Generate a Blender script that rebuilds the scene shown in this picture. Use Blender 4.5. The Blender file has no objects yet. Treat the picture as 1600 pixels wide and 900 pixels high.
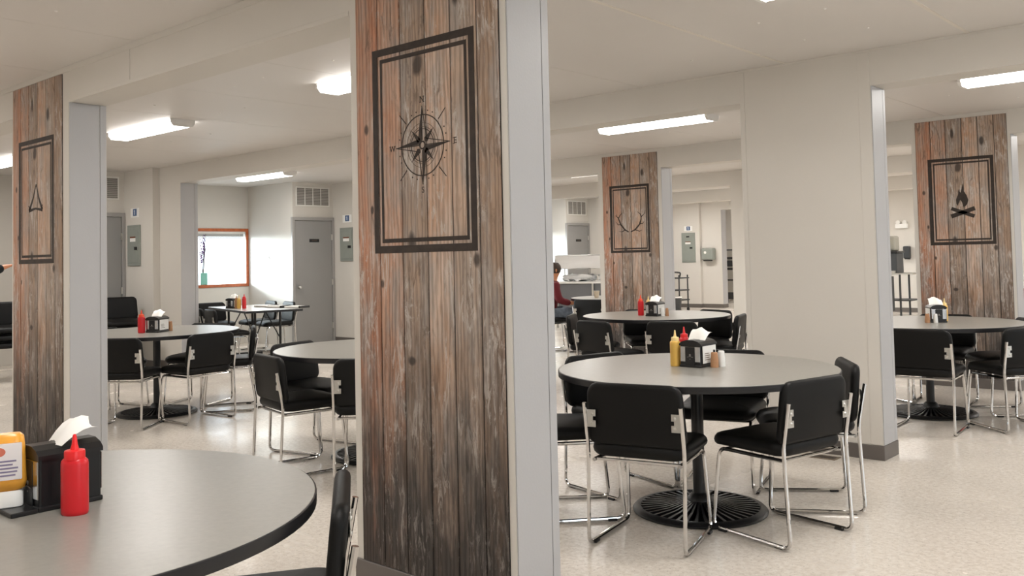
import bpy, bmesh, math, random
from mathutils import Vector, Matrix
PI = math.pi
random.seed(7)
sc = bpy.context.scene
C = sc.collection

# ------------------------------------------------------------------ camera, world, exposure
cam_d = bpy.data.cameras.new('camera'); cam = bpy.data.objects.new('camera', cam_d); C.objects.link(cam)
ya, pi_, ro = math.radians(41.628), math.radians(2.199), math.radians(-1.256)
F = Vector((-math.sin(ya)*math.cos(pi_), math.cos(ya)*math.cos(pi_), math.sin(pi_)))
R0 = Vector((math.cos(ya), math.sin(ya), 0)); U0 = R0.cross(F)
R = math.cos(ro)*R0 + math.sin(ro)*U0; U = -math.sin(ro)*R0 + math.cos(ro)*U0
m = Matrix((R, U, -F)).transposed().to_4x4(); m.translation = (0, 0, 1.4)
cam.matrix_world = m
cam_d.sensor_fit = 'HORIZONTAL'; cam_d.sensor_width = 36.0
cam_d.lens = 1419.354/1600*36.0
cam_d.shift_x = 0.0; cam_d.shift_y = -(450-347.919)/1600
cam_d.clip_start = 0.05; cam_d.clip_end = 200
sc.camera = cam

w = bpy.data.worlds.new('sky'); sc.world = w; w.use_nodes = True
bg = w.node_tree.nodes['Background']; bg.inputs[0].default_value = (0.84, 0.91, 1.0, 1); bg.inputs[1].default_value = 4.0
sun_d = bpy.data.lights.new('sun', 'SUN'); sun_d.energy = 20.0; sun_d.angle = math.radians(26.0); sun_d.color = (.90, .97, 1.0)
sun = bpy.data.objects.new('sun', sun_d); C.objects.link(sun); sun.rotation_euler = Vector((.80, .50, -.16)).to_track_quat('-Z', 'Y').to_euler()

sc.view_settings.view_transform = 'Standard'; sc.view_settings.look = 'None'
sc.view_settings.exposure = 0.27; sc.view_settings.gamma = 1.0; sc.view_settings.use_curve_mapping = False
try:
    sc.cycles.use_denoising = True; sc.cycles.max_bounces = 10; sc.cycles.diffuse_bounces = 6
    sc.cycles.sample_clamp_indirect = 6.0; sc.cycles.caustics_reflective = False; sc.cycles.caustics_refractive = False
except Exception: pass
LAMP = 9.0; TUBE_W = 20.5   # lens glow and the fluorescent tubes' output in each fixture

# ------------------------------------------------------------------ materials
MATS = {}
def mat(name, col, rough=.5, metal=0., spec=.5, emit=None, es=0., noise=None, bump=None, trans=0., coat=0., alpha=1.):
    if name in MATS: return MATS[name]
    M = bpy.data.materials.new(name); M.use_nodes = True; nt = M.node_tree; b = nt.nodes['Principled BSDF']
    b.inputs['Base Color'].default_value = (*col, 1); b.inputs['Roughness'].default_value = rough
    b.inputs['Metallic'].default_value = metal; b.inputs['Specular IOR Level'].default_value = spec
    b.inputs['Transmission Weight'].default_value = trans; b.inputs['Coat Weight'].default_value = coat
    if emit: b.inputs['Emission Color'].default_value = (*emit, 1); b.inputs['Emission Strength'].default_value = es
    if noise or bump:
        tc = nt.nodes.new('ShaderNodeTexCoord')
    if noise:   # (scale, amount)
        n = nt.nodes.new('ShaderNodeTexNoise'); n.inputs['Scale'].default_value = noise[0]; n.inputs['Detail'].default_value = 5
        nt.links.new(tc.outputs['Object'], n.inputs['Vector'])
        r = nt.nodes.new('ShaderNodeValToRGB'); a = noise[1]
        r.color_ramp.elements[0].position = .3; r.color_ramp.elements[1].position = .7
        r.color_ramp.elements[0].color = (*[c*(1-a) for c in col], 1); r.color_ramp.elements[1].color = (*[min(1, c*(1+a)) for c in col], 1)
        nt.links.new(n.outputs['Fac'], r.inputs['Fac']); nt.links.new(r.outputs['Color'], b.inputs['Base Color'])
    if bump:    # (scale, strength)
        n = nt.nodes.new('ShaderNodeTexNoise'); n.inputs['Scale'].default_value = bump[0]; n.inputs['Detail'].default_value = 4
        nt.links.new(tc.outputs['Object'], n.inputs['Vector'])
        bp = nt.nodes.new('ShaderNodeBump'); bp.inputs['Strength'].default_value = bump[1]; bp.inputs['Distance'].default_value = .004
        nt.links.new(n.outputs['Fac'], bp.inputs['Height']); nt.links.new(bp.outputs['Normal'], b.inputs['Normal'])
    MATS[name] = M; return M

WALL = mat('wall_paint', (.61, .583, .54), .55, spec=.3, noise=(1.3, .02), bump=(60, .15))
JAMB = mat('jamb_vinyl', (.43, .43, .44), .45, spec=.35, noise=(2.0, .015), bump=(90, .1))
CEIL = mat('ceiling_panel', (.66, .635, .61), .5, spec=.35, noise=(1.0, .02), bump=(40, .12))
CEILB = mat('ceiling_joint', (.22, .20, .18), .8)
BATTEN = mat('batten', (.70, .66, .60), .45)
BASEB = mat('rubber_baseboard', (.125, .11, .10), .45, noise=(6, .08))
DOORG = mat('door_paint_grey', (.27, .265, .26), .4, noise=(2, .03))
DFRAME = mat('door_frame_grey', (.32, .31, .30), .4)
VENTW = mat('vent_white', (.75, .74, .71), .4)
VENTG = mat('vent_mesh', (.24, .225, .21), .6, noise=(180, .25))
PANELG = mat('panel_grey_green', (.245, .265, .24), .4, noise=(8, .04))
PLWHITE = mat('white_plastic', (.80, .80, .78), .35)
BLACKP = mat('black_plastic', (.010, .010, .011), .30, spec=.45)
BLACKM = mat('black_metal', (.007, .007, .008), .36, spec=.5)
VINYL = mat('black_vinyl', (.0045, .0044, .0044), .48, spec=.22, bump=(260, .12))
EDGE = mat('black_edge', (.014, .014, .016), .40, spec=.35)
CHROME = mat('chrome', (.62, .61, .60), .09, metal=1.)
STEEL = mat('brushed_steel', (.62, .61, .58), .30, metal=1.)
SCREW = mat('screw_head', (.82, .80, .77), .35)
LAM = mat('laminate_grey', (.265, .255, .23), .30, spec=.5, noise=(55, .055), bump=(200, .04))
LENS = mat('lens_lit', (.9, .9, .88), .4, emit=(1.0, .965, .92), es=LAMP)
FIXW = mat('fixture_white', (.75, .74, .72), .4)
RED = mat('ketchup_red', (.62, .012, .020), .30, spec=.5)
REDC = mat('cap_red', (.75, .015, .018), .30)
YEL = mat('mustard_yellow', (.75, .46, .10), .30, noise=(14, .08))
YELC = mat('cap_cream', (.88, .68, .30), .30)
ORANGE = mat('amber_bottle', (.82, .38, .05), .25, noise=(20, .1))
PAPER = mat('napkin_paper', (.88, .87, .84), .8, bump=(30, .3))
KRAFT = mat('kraft_brown', (.42, .22, .11), .6, noise=(30, .1))
CHROMEF = mat('dispenser_chrome', (.55, .55, .56), .22, metal=1.)
INK = mat('brown_ink', (.028, .018, .013), .7, noise=(25, .35))
INK2 = mat('faint_ink', (.10, .07, .05), .8)
WFRAME = mat('stained_window_wood', (.42, .105, .030), .45, noise=(18, .2))
BLIND = mat('blind_slat', (.42, .42, .41), .5)
MINT = mat('mint_ceramic', (.20, .50, .42), .35)
STEM = mat('dry_stem', (.06, .045, .035), .8)
PURP = mat('purple_blossom', (.16, .09, .22), .8)
GLASS = bpy.data.materials.new('window_glass'); GLASS.use_nodes = True
_n = GLASS.node_tree.nodes; _l = GLASS.node_tree.links.new; _n.remove(_n['Principled BSDF'])
_tr = _n.new('ShaderNodeBsdfTransparent'); _tr.inputs[0].default_value = (.95, .98, .98, 1); _gl = _n.new('ShaderNodeBsdfGlossy'); _gl.inputs['Roughness'].default_value = .02
_mx = _n.new('ShaderNodeMixShader'); _mx.inputs[0].default_value = .06; _l(_tr.outputs[0], _mx.inputs[1]); _l(_gl.outputs[0], _mx.inputs[2]); _l(_mx.outputs[0], _n['Material Output'].inputs['Surface'])
BLUE = mat('sign_blue', (.05, .10, .22), .5)
SKYB = mat('sign_pale', (.55, .62, .72), .5)
MAROON = mat('maroon_cloth', (.115, .006, .012), .85, bump=(40, .4))
DENIM = mat('blue_grey_denim', (.10, .12, .15), .85, noise=(20, .3), bump=(50, .3))
BLKCLOTH = mat('black_cloth', (.008, .009, .012), .9, bump=(60, .3))
SKIN = mat('skin', (.55, .24, .12), .55)
HAIR = mat('brown_hair', (.035, .018, .010), .6, bump=(90, .5))
FILMW = mat('white_plastic_film', (.80, .80, .80), .35, bump=(14, .9))
GREYP = mat('cart_grey', (.145, .15, .16), .5, noise=(3, .08))
DKGREY = mat('dark_grey_plastic', (.035, .038, .040), .5)
CUPP = mat('paper_cup', (.72, .62, .48), .6)
OUTW = mat('outside_ground', (.55, .56, .57), .9)
JUGR = mat('jug_red', (.45, .02, .02), .4)

def floor_mat():
    M = bpy.data.materials.new('speckled_vinyl_floor'); M.use_nodes = True; nt = M.node_tree; L = nt.links.new
    b = nt.nodes['Principled BSDF']; tc = nt.nodes.new('ShaderNodeTexCoord')
    def noise(s, d=4):
        n = nt.nodes.new('ShaderNodeTexNoise'); n.inputs['Scale'].default_value = s; n.inputs['Detail'].default_value = d; L(tc.outputs['Object'], n.inputs['Vector']); return n
    def ramp(src, stops):
        r = nt.nodes.new('ShaderNodeValToRGB'); e = r.color_ramp.elements
        e[0].position, e[0].color = stops[0][0], (*stops[0][1], 1); e[1].position, e[1].color = stops[-1][0], (*stops[-1][1], 1)
        for p, c in stops[1:-1]:
            q = e.new(p); q.color = (*c, 1)
        L(src.outputs['Fac'], r.inputs['Fac']); return r
    big = ramp(noise(38, 8), [(.30, (.64, .575, .505)), (.5, (.73, .67, .60)), (.7, (.80, .75, .685))])
    fine = ramp(noise(95, 3), [(.30, (.30, .30, .30)), (.40, (1, 1, 1)), (.62, (1, 1, 1)), (.72, (1.25, 1.25, 1.25))])
    mx = nt.nodes.new('ShaderNodeMix'); mx.data_type = 'RGBA'; mx.blend_type = 'MULTIPLY'; mx.inputs['Factor'].default_value = .55
    L(big.outputs['Color'], mx.inputs[6]); L(fine.outputs['Color'], mx.inputs[7]); L(mx.outputs[2], b.inputs['Base Color'])
    rr = ramp(noise(1.6, 3), [(.3, (.17, .17, .17)), (.7, (.30, .30, .30))]); L(rr.outputs['Color'], b.inputs['Roughness'])
    bp = nt.nodes.new('ShaderNodeBump'); bp.inputs['Strength'].default_value = .02; bp.inputs['Distance'].default_value = .01
    L(noise(9, 2).outputs['Fac'], bp.inputs['Height']); L(bp.outputs['Normal'], b.inputs['Normal'])
    b.inputs['Specular IOR Level'].default_value = .5
    return M
FLOOR = floor_mat()

KNOTS = [(.402, 2.214, .030, .055), (.352, 1.474, .026, .045), (.722, 1.392, .020, .030), (.068, 1.972, .016, .026), (.16, 1.30, .014, .02), (.34, .98, .025, .02), (.36, 2.56, .018, .05), (.63, 2.46, .022, .05), (.10, 1.62, .012, .02)]
def wood(i, tan, redd, shift):
    M = bpy.data.materials.new('weathered_plank'); M.use_nodes = True; nt = M.node_tree; L = nt.links.new
    b = nt.nodes['Principled BSDF']; tc = nt.nodes.new('ShaderNodeTexCoord')
    def vmap(sx, sz, off):
        mp = nt.nodes.new('ShaderNodeMapping'); mp.inputs['Scale'].default_value = (sx, 1, sz); mp.inputs['Location'].default_value = (off, 0, off*1.7); L(tc.outputs['Object'], mp.inputs['Vector']); return mp
    def noise(sx, sz, off, d=6, r=.6, dist=0):
        n = nt.nodes.new('ShaderNodeTexNoise'); n.inputs['Scale'].default_value = 1; n.inputs['Detail'].default_value = d; n.inputs['Roughness'].default_value = r; n.inputs['Distortion'].default_value = dist
        L(vmap(sx, sz, off).outputs['Vector'], n.inputs['Vector']); return n.outputs['Fac']
    def mrange(v, a, c, lo=0., hi=1.):
        r = nt.nodes.new('ShaderNodeMapRange'); r.inputs['From Min'].default_value = a; r.inputs['From Max'].default_value = c; r.inputs['To Min'].default_value = lo; r.inputs['To Max'].default_value = hi; L(v, r.inputs['Value']); return r.outputs['Result']
    def math_(op, a, c):
        k = nt.nodes.new('ShaderNodeMath'); k.operation = op
        for j, v in enumerate((a, c)):
            if isinstance(v, (int, float)): k.inputs[j].default_value = v
            else: L(v, k.inputs[j])
        return k.outputs[0]
    def mix(f, A, B, blend='MIX'):
        k = nt.nodes.new('ShaderNodeMix'); k.data_type = 'RGBA'; k.blend_type = blend
        if isinstance(f, (int, float)): k.inputs['Factor'].default_value = f
        else: L(f, k.inputs['Factor'])
        for s, v in ((6, A), (7, B)):
            if isinstance(v, tuple): k.inputs[s].default_value = (*v, 1)
            else: L(v, k.inputs[s])
        return k.outputs[2]
    s = nt.nodes.new('ShaderNodeSeparateXYZ'); L(tc.outputs['Object'], s.inputs[0]); X, Z = s.outputs['X'], s.outputs['Z']
    o = i*3.7+shift
    blot = noise(7, 2.4, o, 5, .6)
    col = mix(mrange(blot, .40, .60), tan, redd)
    grey = mrange(noise(10, 2.6, o+9, 5, .6), .48, .62); col = mix(math_('MULTIPLY', grey, .72), col, (.33, .30, .28))
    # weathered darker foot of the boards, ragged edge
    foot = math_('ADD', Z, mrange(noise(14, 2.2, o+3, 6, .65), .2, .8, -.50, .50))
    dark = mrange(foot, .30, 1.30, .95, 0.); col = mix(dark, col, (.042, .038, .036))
    # flowing grain
    wv = nt.nodes.new('ShaderNodeTexWave'); wv.wave_type = 'BANDS'; wv.bands_direction = 'X'; wv.inputs['Scale'].default_value = 9.0; wv.inputs['Distortion'].default_value = 9.0
    wv.inputs['Detail'].default_value = 4; wv.inputs['Detail Scale'].default_value = 1.2; wv.inputs['Detail Roughness'].default_value = .65
    L(vmap(1.6, .16, o+1).outputs['Vector'], wv.inputs['Vector']); g = wv.outputs['Fac']
    col = mix(.42, col, mix(mrange(g, .15, .75), (.48, .45, .42), (1.18, 1.17, 1.16)), 'MULTIPLY')
    g2 = noise(120, 6, o+2, 5, .65, .4); col = mix(.34, col, mix(mrange(g2, .36, .60), (.50, .47, .44), (1.2, 1.2, 1.2)), 'MULTIPLY')
    # dark stains and flaked pale paint, in ragged patches
    dk = math_('MULTIPLY', mrange(noise(20, 5, o+21, 7, .7, .6), .46, .38), mrange(noise(5, 2, o+23, 3), .45, .58)); col = mix(math_('MULTIPLY', dk, .65), col, (.10, .072, .055))
    fl = math_('MULTIPLY', mrange(noise(26, 5, o+5, 8, .78, 1.4), .51, .57), mrange(noise(7, 2.4, o+7, 4), .46, .56))
    col = mix(math_('MULTIPLY', math_('MULTIPLY', fl, math_('SUBTRACT', 1.0, math_('MULTIPLY', dark, .7))), .75), col, (.53, .485, .445))
    nx = noise(22, 9, o+12, 5, .6)
    for kx, kz, rx, rz in KNOTS:
        dx = math_('DIVIDE', math_('SUBTRACT', X, kx), rx); dz = math_('DIVIDE', math_('SUBTRACT', Z, kz), rz)
        d = math_('ADD', math_('ADD', math_('MULTIPLY', dx, dx), math_('MULTIPLY', dz, dz)), mrange(nx, .3, .7, -.4, .4))
        col = mix(mrange(d, .35, 1.25, .85, 0.), col, (.040, .032, .029))
    L(col, b.inputs['Base Color']); b.inputs['Roughness'].default_value = .62; b.inputs['Specular IOR Level'].default_value = .25
    bp = nt.nodes.new('ShaderNodeBump'); bp.inputs['Strength'].default_value = .25; bp.inputs['Distance'].default_value = .003; L(g, bp.inputs['Height']); L(bp.outputs['Normal'], b.inputs['Normal'])
    return M
WOODS = [wood(0, (.45, .30, .23), (.47, .225, .14), 0), wood(1, (.48, .33, .255), (.47, .265, .18), 1.3), wood(2, (.31, .245, .205), (.37, .27, .205), 2.1),
         wood(3, (.52, .41, .34), (.48, .31, .215), .4), wood(4, (.34, .275, .23), (.45, .33, .255), 5.5), wood(5, (.29, .215, .17), (.34, .24, .175), 3.3)]

LENS.cycles.emission_sampling = 'FRONT'
# ------------------------------------------------------------------ mesh helpers
def new_bm(): return bmesh.new()
def bx(bm, x0, x1, y0, y1, z0, z1, bev=0., seg=2):
    vs = [bm.verts.new(p) for p in ((x0,y0,z0),(x1,y0,z0),(x1,y1,z0),(x0,y1,z0),(x0,y0,z1),(x1,y0,z1),(x1,y1,z1),(x0,y1,z1))]
    fs = [bm.faces.new([vs[i] for i in f]) for f in ((3,2,1,0),(4,5,6,7),(0,1,5,4),(1,2,6,5),(2,3,7,6),(3,0,4,7))]
    if bev:
        es = list({e for f in fs for e in f.edges})
        bmesh.ops.bevel(bm, geom=es, offset=bev, segments=seg, affect='EDGES', profile=.5)
    return bm
def box(x0, x1, y0, y1, z0, z1, bev=0., seg=2): return bx(new_bm(), x0, x1, y0, y1, z0, z1, bev, seg)
def lathe(bm, prof, n=24, c=(0, 0, 0), cap=True):
    rings = []
    for r, z in prof:
        rings.append([bm.verts.new((c[0]+r*math.cos(2*PI*i/n), c[1]+r*math.sin(2*PI*i/n), c[2]+z)) for i in range(n)])
    for a, b_ in zip(rings, rings[1:]):
        for i in range(n): bm.faces.new((a[i], a[(i+1) % n], b_[(i+1) % n], b_[i]))
    if cap: bm.faces.new(rings[0][::-1]); bm.faces.new(rings[-1])
    return bm
def rpath(pts, r, n=5):      # round the corners of a polyline
    out = [Vector(pts[0])]
    for a, b_, c in zip(pts, pts[1:], pts[2:]):
        a, b_, c = Vector(a), Vector(b_), Vector(c); d1 = (a-b_); d2 = (c-b_); k = min(r, d1.length*.45, d2.length*.45)
        p, q = b_+d1.normalized()*k, b_+d2.normalized()*k
        for i in range(n+1):
            t = i/n; out.append(p*(1-t)**2 + b_*2*t*(1-t) + q*t*t)
    out.append(Vector(pts[-1])); return out
def tube(bm, pts, r, n=8, cap=True):
    pts = [Vector(p) for p in pts]; rings = []; prev = None
    for i, p in enumerate(pts):
        d = ((pts[min(i+1, len(pts)-1)]-p).normalized() + (p-pts[max(i-1, 0)]).normalized())
        if d.length < 1e-6: d = Vector((0, 0, 1))
        d.normalize()
        if prev is None: u = d.orthogonal().normalized()
        else: u = (prev-d*prev.dot(d)).normalized()
        prev = u; v = d.cross(u); rr = r[i] if isinstance(r, (list, tuple)) else r
        rings.append([bm.verts.new(p+(u*math.cos(2*PI*k/n)+v*math.sin(2*PI*k/n))*rr) for k in range(n)])
    for a, b_ in zip(rings, rings[1:]):
        for k in range(n): bm.faces.new((a[k], a[(k+1) % n], b_[(k+1) % n], b_[k]))
    if cap: bm.faces.new(rings[0][::-1]); bm.faces.new(rings[-1])
    return bm
def prism(bm, poly, fn, t0, t1):   # extrude a 2-D polygon; fn(u, v, t) -> 3-D
    a = [bm.verts.new(fn(u, v, t0)) for u, v in poly]; b_ = [bm.verts.new(fn(u, v, t1)) for u, v in poly]
    bm.faces.new(a[::-1]); bm.faces.new(b_); n = len(poly)
    for i in range(n): bm.faces.new((a[i], a[(i+1) % n], b_[(i+1) % n], b_[i]))
    return bm
def cushion(w, d, t, rad, edge, fn, dome=.006, nc=6, nr=7):
    out = []
    for cx, cy, a0 in ((w/2-rad, d/2-rad, 0), (-w/2+rad, d/2-rad, PI/2), (-w/2+rad, -d/2+rad, PI), (w/2-rad, -d/2+rad, 1.5*PI)):
        for i in range(nc+1):
            a = a0+PI/2*i/nc; out.append((cx, cy, math.cos(a), math.sin(a)))
    bm = new_bm(); rings = []; n = len(out)
    for k in range(nr):
        f = -PI/2+PI*k/(nr-1); ins = edge*(1-math.cos(f)); z = t/2*math.sin(f)
        rings.append([bm.verts.new(fn(cx+(rad-ins)*ca, cy+(rad-ins)*sa, z)) for cx, cy, ca, sa in out])
    for s, sg in ((.86, 1.), (.5, 1.),):
        z = t/2 + dome*(1-s*s)
        rings.append([bm.verts.new(fn((cx+(rad-edge)*ca)*s, (cy+(rad-edge)*sa)*s, z)) for cx, cy, ca, sa in out])
    for a, b_ in zip(rings, rings[1:]):
        for i in range(n): bm.faces.new((a[i], a[(i+1) % n], b_[(i+1) % n], b_[i]))
    bm.faces.new(rings[0][::-1]); bm.faces.new(rings[-1])
    return bm
def mesh(name, bm, m, smooth=False, angle=40):
    bmesh.ops.recalc_face_normals(bm, faces=bm.faces)
    me = bpy.data.meshes.new(name); bm.to_mesh(me); bm.free()
    for mm in (m if isinstance(m, (list, tuple)) else [m]): me.materials.append(mm)
    if smooth:
        for p in me.polygons: p.use_smooth = True
        me.set_sharp_from_angle(angle=math.radians(angle))
    return me
def put(name, me, parent=None, loc=(0, 0, 0), rz=0.):
    o = bpy.data.objects.new(name, me); C.objects.link(o); o.location = loc; o.rotation_euler = (0, 0, rz)
    if parent: o.parent = parent
    return o
def obj(name, bm, m, parent=None, loc=(0, 0, 0), rz=0., smooth=False, angle=40):
    return put(name, mesh(name, bm, m, smooth, angle), parent, loc, rz)
def tag(o, label, cat, group=None):
    o['label'] = label; o['category'] = cat
    if group: o['group'] = group
    return o
def thing(name, label, cat, loc=(0, 0, 0), rz=0., group=None):
    o = bpy.data.objects.new(name, None); C.objects.link(o); o.empty_display_size = .1
    o.location = loc; o.rotation_euler = (0, 0, rz); return tag(o, label, cat, group)
def struct(name, bm, m, smooth=False):
    o = obj(name, bm, m, None, smooth=smooth); o['kind'] = 'structure'; return o
def dup(root, loc, rz, label, group=None):
    r = root.copy(); C.objects.link(r); r.location = loc; r.rotation_euler = (0, 0, rz); r['label'] = label
    if group: r['group'] = group
    for ch in list(root.children):
        c = ch.copy(); C.objects.link(c); c.parent = r
        for g in list(ch.children):
            d = g.copy(); C.objects.link(d); d.parent = c
    return r

# ------------------------------------------------------------------ the building
ZC, ZH, T = 2.75, 2.505, .253
YP = [2.558, 6.157, 9.857, 13.54, 17.25, 20.90]
XE, XC, XR, YB, YF = -14.2, -12.85, 4.2, -1.35, 24.6
SEC = [(XE, -11.43), (-7.215, -6.22), (-3.225, -2.22), (.78, 1.78)]
NAMES = ['near', 'second', 'third', 'fourth', 'fifth', 'sixth']

struct('floor', box(XE-.2, XR+.2, YB-.2, YF+.2, -.12, 0), FLOOR)
# ceiling: recessed backing with separate panels
ceil = struct('ceiling', box(XE-.2, XR+.2, YB-.2, YF+.2, ZC+.008, ZC+.12), CEILB)
EDG = [YB]+YP+[YF]
seams = [XE] + [x for x in sorted(-1.60-1.2195*k for k in range(-4, 11)) if XE+.3 < x < XR-.3] + [XR]
for j in range(7):
    y0 = EDG[j] + (T if j else 0) ; y1 = EDG[j+1]
    for a, b_ in zip(seams, seams[1:]):
        obj('ceiling_panel', box(a+.0025, b_-.0025, y0, y1, ZC, ZC+.010, .0015, 1), CEIL, ceil)
for x in (-1.60, -2.82):
    obj('ceiling_batten', box(x-.011, x+.011, YP[0]+T, YP[1], ZC-.004, ZC+.001), BATTEN, ceil)
sm = mesh('screw', lathe(new_bm(), [(.0001, -.006), (.006, -.005), (.0095, 0), (.0095, .003)], 10), SCREW, True)
scr = [(-2.42,4.95),(-2.01,4.93),(-2.0,5.55),(-2.41,5.56),(-3.23,5.56),(-3.93,5.95),(-4.92,1.96),(-6.11,3.74),(-5.7,3.72),(-6.92,4.33),(-7.32,4.33),(-4.9,3.74),(-7.29,3.7),(-8.55,4.94),(-9.34,4.93),(-5.32,8.64),(-6.12,9.25),(-4.88,9.26),(-4.45,8.59),(-2.4,8.57),(-1.99,9.18)]
for x, y in scr: put('screw', sm, ceil, (x, y, ZC))

SECS = {0: [(XE, -11.43), (-7.212, -6.221), (-3.224, -2.285), (.78, 1.78)], 1: [(XE, -11.43), (-7.215, -6.22), (-3.178, -2.219), (.78, 1.78)], 2: [(XE, -11.43), (-7.200, -6.215), (-3.151, -2.223), (.78, 1.78)]}
def partition(k):
    Y = YP[k]; nm = NAMES[k]; SEC = SECS.get(k, globals()['SEC'])
    poly = []
    for i, (a, b_) in enumerate(SEC):
        if i: poly.append((a, ZH))
        poly += [(a, 0), (b_, 0)]
        if i < len(SEC)-1: poly.append((b_, ZH))
    poly += [(SEC[-1][1], ZH), (XR, ZH), (XR, ZC), (XE, ZC)]
    wl = struct('wall_'+nm, prism(new_bm(), poly, lambda u, v, t: (u, t, v), Y, Y+T), WALL)
    bb = new_bm()
    for a, b_ in SEC:
        e = .008
        a0 = a if a == XE else a-e
        bx(bb, a0, b_+e, Y-e, Y+T+e, 0, .097, .003, 1)
    struct('baseboard_'+nm, bb, BASEB)
    # jamb boards in the openings, corner beads on the faces
    for i, (a, b_) in enumerate(SEC):
        obj('jamb_board', box(b_, b_+.006, Y+.003, Y+T-.05, .10, ZH-.002, .001, 1), JAMB, wl)
        obj('jamb_strip', box(b_, b_+.006, Y+T-.046, Y+T-.004, .10, ZH-.002, .001, 1), JAMB, wl)
        if i: obj('jamb_board', box(a-.006, a, Y+.012, Y+T-.012, .10, ZH-.002, .001, 1), JAMB, wl)
    return wl
walls = [partition(k) for k in range(6)]
# seams / battens on the faces that show them
def batten(wl, x0, x1, y0, y1, z0, z1): obj('wall_batten', box(x0, x1, y0, y1, z0, z1, .001, 1), WALL, wl)
Y1, Y2, Y3 = YP[0], YP[1], YP[2]
batten(walls[0], XE, XR, Y1-.004, Y1, ZC-.038, ZC)
batten(walls[0], -5.36, -5.34, Y1-.003, Y1, ZH+.02, ZC-.038)
batten(walls[0], -6.22, -3.23, Y1-.003, Y1, ZH, ZH+.022)
batten(walls[1], -3.178, -3.141, Y2-.004, Y2, .10, ZC-.02)
batten(walls[1], -2.30, -2.222, Y2-.004, Y2, .10, ZC-.02)
batten(walls[1], -1.16, -1.08, Y2-.004, Y2, ZH+.03, ZC-.02)
batten(walls[1], XE, XR, Y2-.003, Y2, ZC-.016, ZC)

# outer walls
struct('wall_back', box(XE-.2, XR+.2, YB-.2, YB, 0, ZC), WALL)
struct('wall_kitchen', box(XE-.2, XR+.2, YF, YF+.2, 0, ZC), WALL)
def end_wall(name, x0, x1, wins):
    bm = new_bm(); ys = [YB]
    for (a, b_, z0, z1) in wins:
        bx(bm, x0, x1, ys[-1], a, 0, ZC); bx(bm, x0, x1, a, b_, 0, z0); bx(bm, x0, x1, a, b_, z1, ZC); ys.append(b_)
    bx(bm, x0, x1, ys[-1], YF, 0, ZC)
    return struct(name, bm, WALL)
CL = [(YP[k]-.905, YP[k]-.10) for k in range(6)]
LW = [(YP[k]-2.95, YP[k]-.985, 1.05, 1.96) for k in (2, 4)]
end_wall('wall_left', XE-.15, XE, LW)
RW = [(YB+.6, YB+2.9, .75, 2.25)] + [(YP[k]+.75, YP[k]+2.95, .75, 2.25) for k in range(5)]
end_wall('wall_right', XR, XR+.15, RW)
nwin = 0
def window(x, dirx, y0, y1, z0, z1, frame):
    global nwin; nwin += 1
    e = .052
    wn = bpy.data.objects.new('window_%d' % nwin, None); C.objects.link(wn); wn['kind'] = 'structure'
    xa, xb = sorted((x+dirx*.018, x-dirx*.13))
    for (a, b_, c, d) in ((y0-e, y1+e, z1, z1+e), (y0-e, y1+e, z0-e, z0), (y0-e, y0, z0, z1), (y1, y1+e, z0, z1)):
        obj('frame_rail', box(x, x+dirx*.018, a, b_, c, d, .003, 1) if dirx > 0 else box(x+dirx*.018, x, a, b_, c, d, .003, 1), frame, wn)
    g = x-dirx*.09
    obj('pane', box(g-.003, g+.003, y0, y1, z0, z1), GLASS, wn)
    return wn
for k, (a, b_, z0, z1) in enumerate(LW): window(XE, 1, a, b_, z0, z1, WFRAME)
for (a, b_, z0, z1) in RW: window(XR, -1, a, b_, z0, z1, WFRAME)

# mechanical closets at the left end of each bay, with their grey doors
sl = dict(
    leaf=mesh('door_leaf', box(0, .03, -.395, .365, .01, 2.10, .003, 1), DOORG),
    frame=None)
ndoor = 0
def closet(k):
    global ndoor
    y1 = YP[k]-.10; y0 = YP[k]-.93
    y1 = YP[k]
    bm = new_bm(); bx(bm, XE, XC, YP[k]-.93, YP[k], 0, ZC)
    wl = struct('wall_closet_'+NAMES[k], bm, WALL)
    # thicker wall section beside the closet, carrying the electrical panel
    struct('wall_panel_'+NAMES[k], box(XC, -12.0, YP[k]-.10, YP[k], 0, ZC), WALL)
    struct('baseboard_closet_'+NAMES[k], bx(box(XC, -11.99, YP[k]-.108, YP[k]-.10, 0, .097), -12.0, -11.992, YP[k]-.10, YP[k]-.009, 0, .097), BASEB)
    yc = YP[k]-.52; ndoor += 1
    dr = bpy.data.objects.new('door_%d' % ndoor, None); C.objects.link(dr); dr['kind'] = 'structure'; dr.location = (XC, yc, 0)
    put('door_leaf', sl['leaf'], dr)
    fb = new_bm()
    bx(fb, 0, .045, -.45, -.40, 0, 2.16, .003, 1); bx(fb, 0, .045, .37, .415, 0, 2.16, .003, 1); bx(fb, 0, .045, -.40, .37, 2.105, 2.16, .003, 1)
    obj('door_frame', fb, DFRAME, dr)
    kb = lathe(new_bm(), [(.012, .0), (.012, .03), (.026, .04), (.030, .055), (.022, .07), (.001, .074)], 16)
    bmesh.ops.rotate(kb, verts=kb.verts, cent=(0, 0, 0), matrix=Matrix.Rotation(PI/2, 3, 'Y'))
    bmesh.ops.translate(kb, verts=kb.verts, vec=(.03, -.335, .98)); obj('door_knob', kb, STEEL, dr, smooth=True)
    for z in (.30, 1.05, 1.82): obj('hinge', box(.03, .044, .352, .374, z-.05, z+.05, .002, 1), STEEL, dr)
    obj('door_plate', box(.03, .034, -.10, .10, 1.735, 1.79, .001, 1), BLACKP, dr)
    obj('plate_lettering', box(.0341, .0345, -.055, .055, 1.757, 1.768), INK2, dr)
    return yc
LBLC = {0: None, 1: 'left bay', 2: 'window bay', 3: None, 4: 'far bay behind the food station', 5: None}
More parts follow.
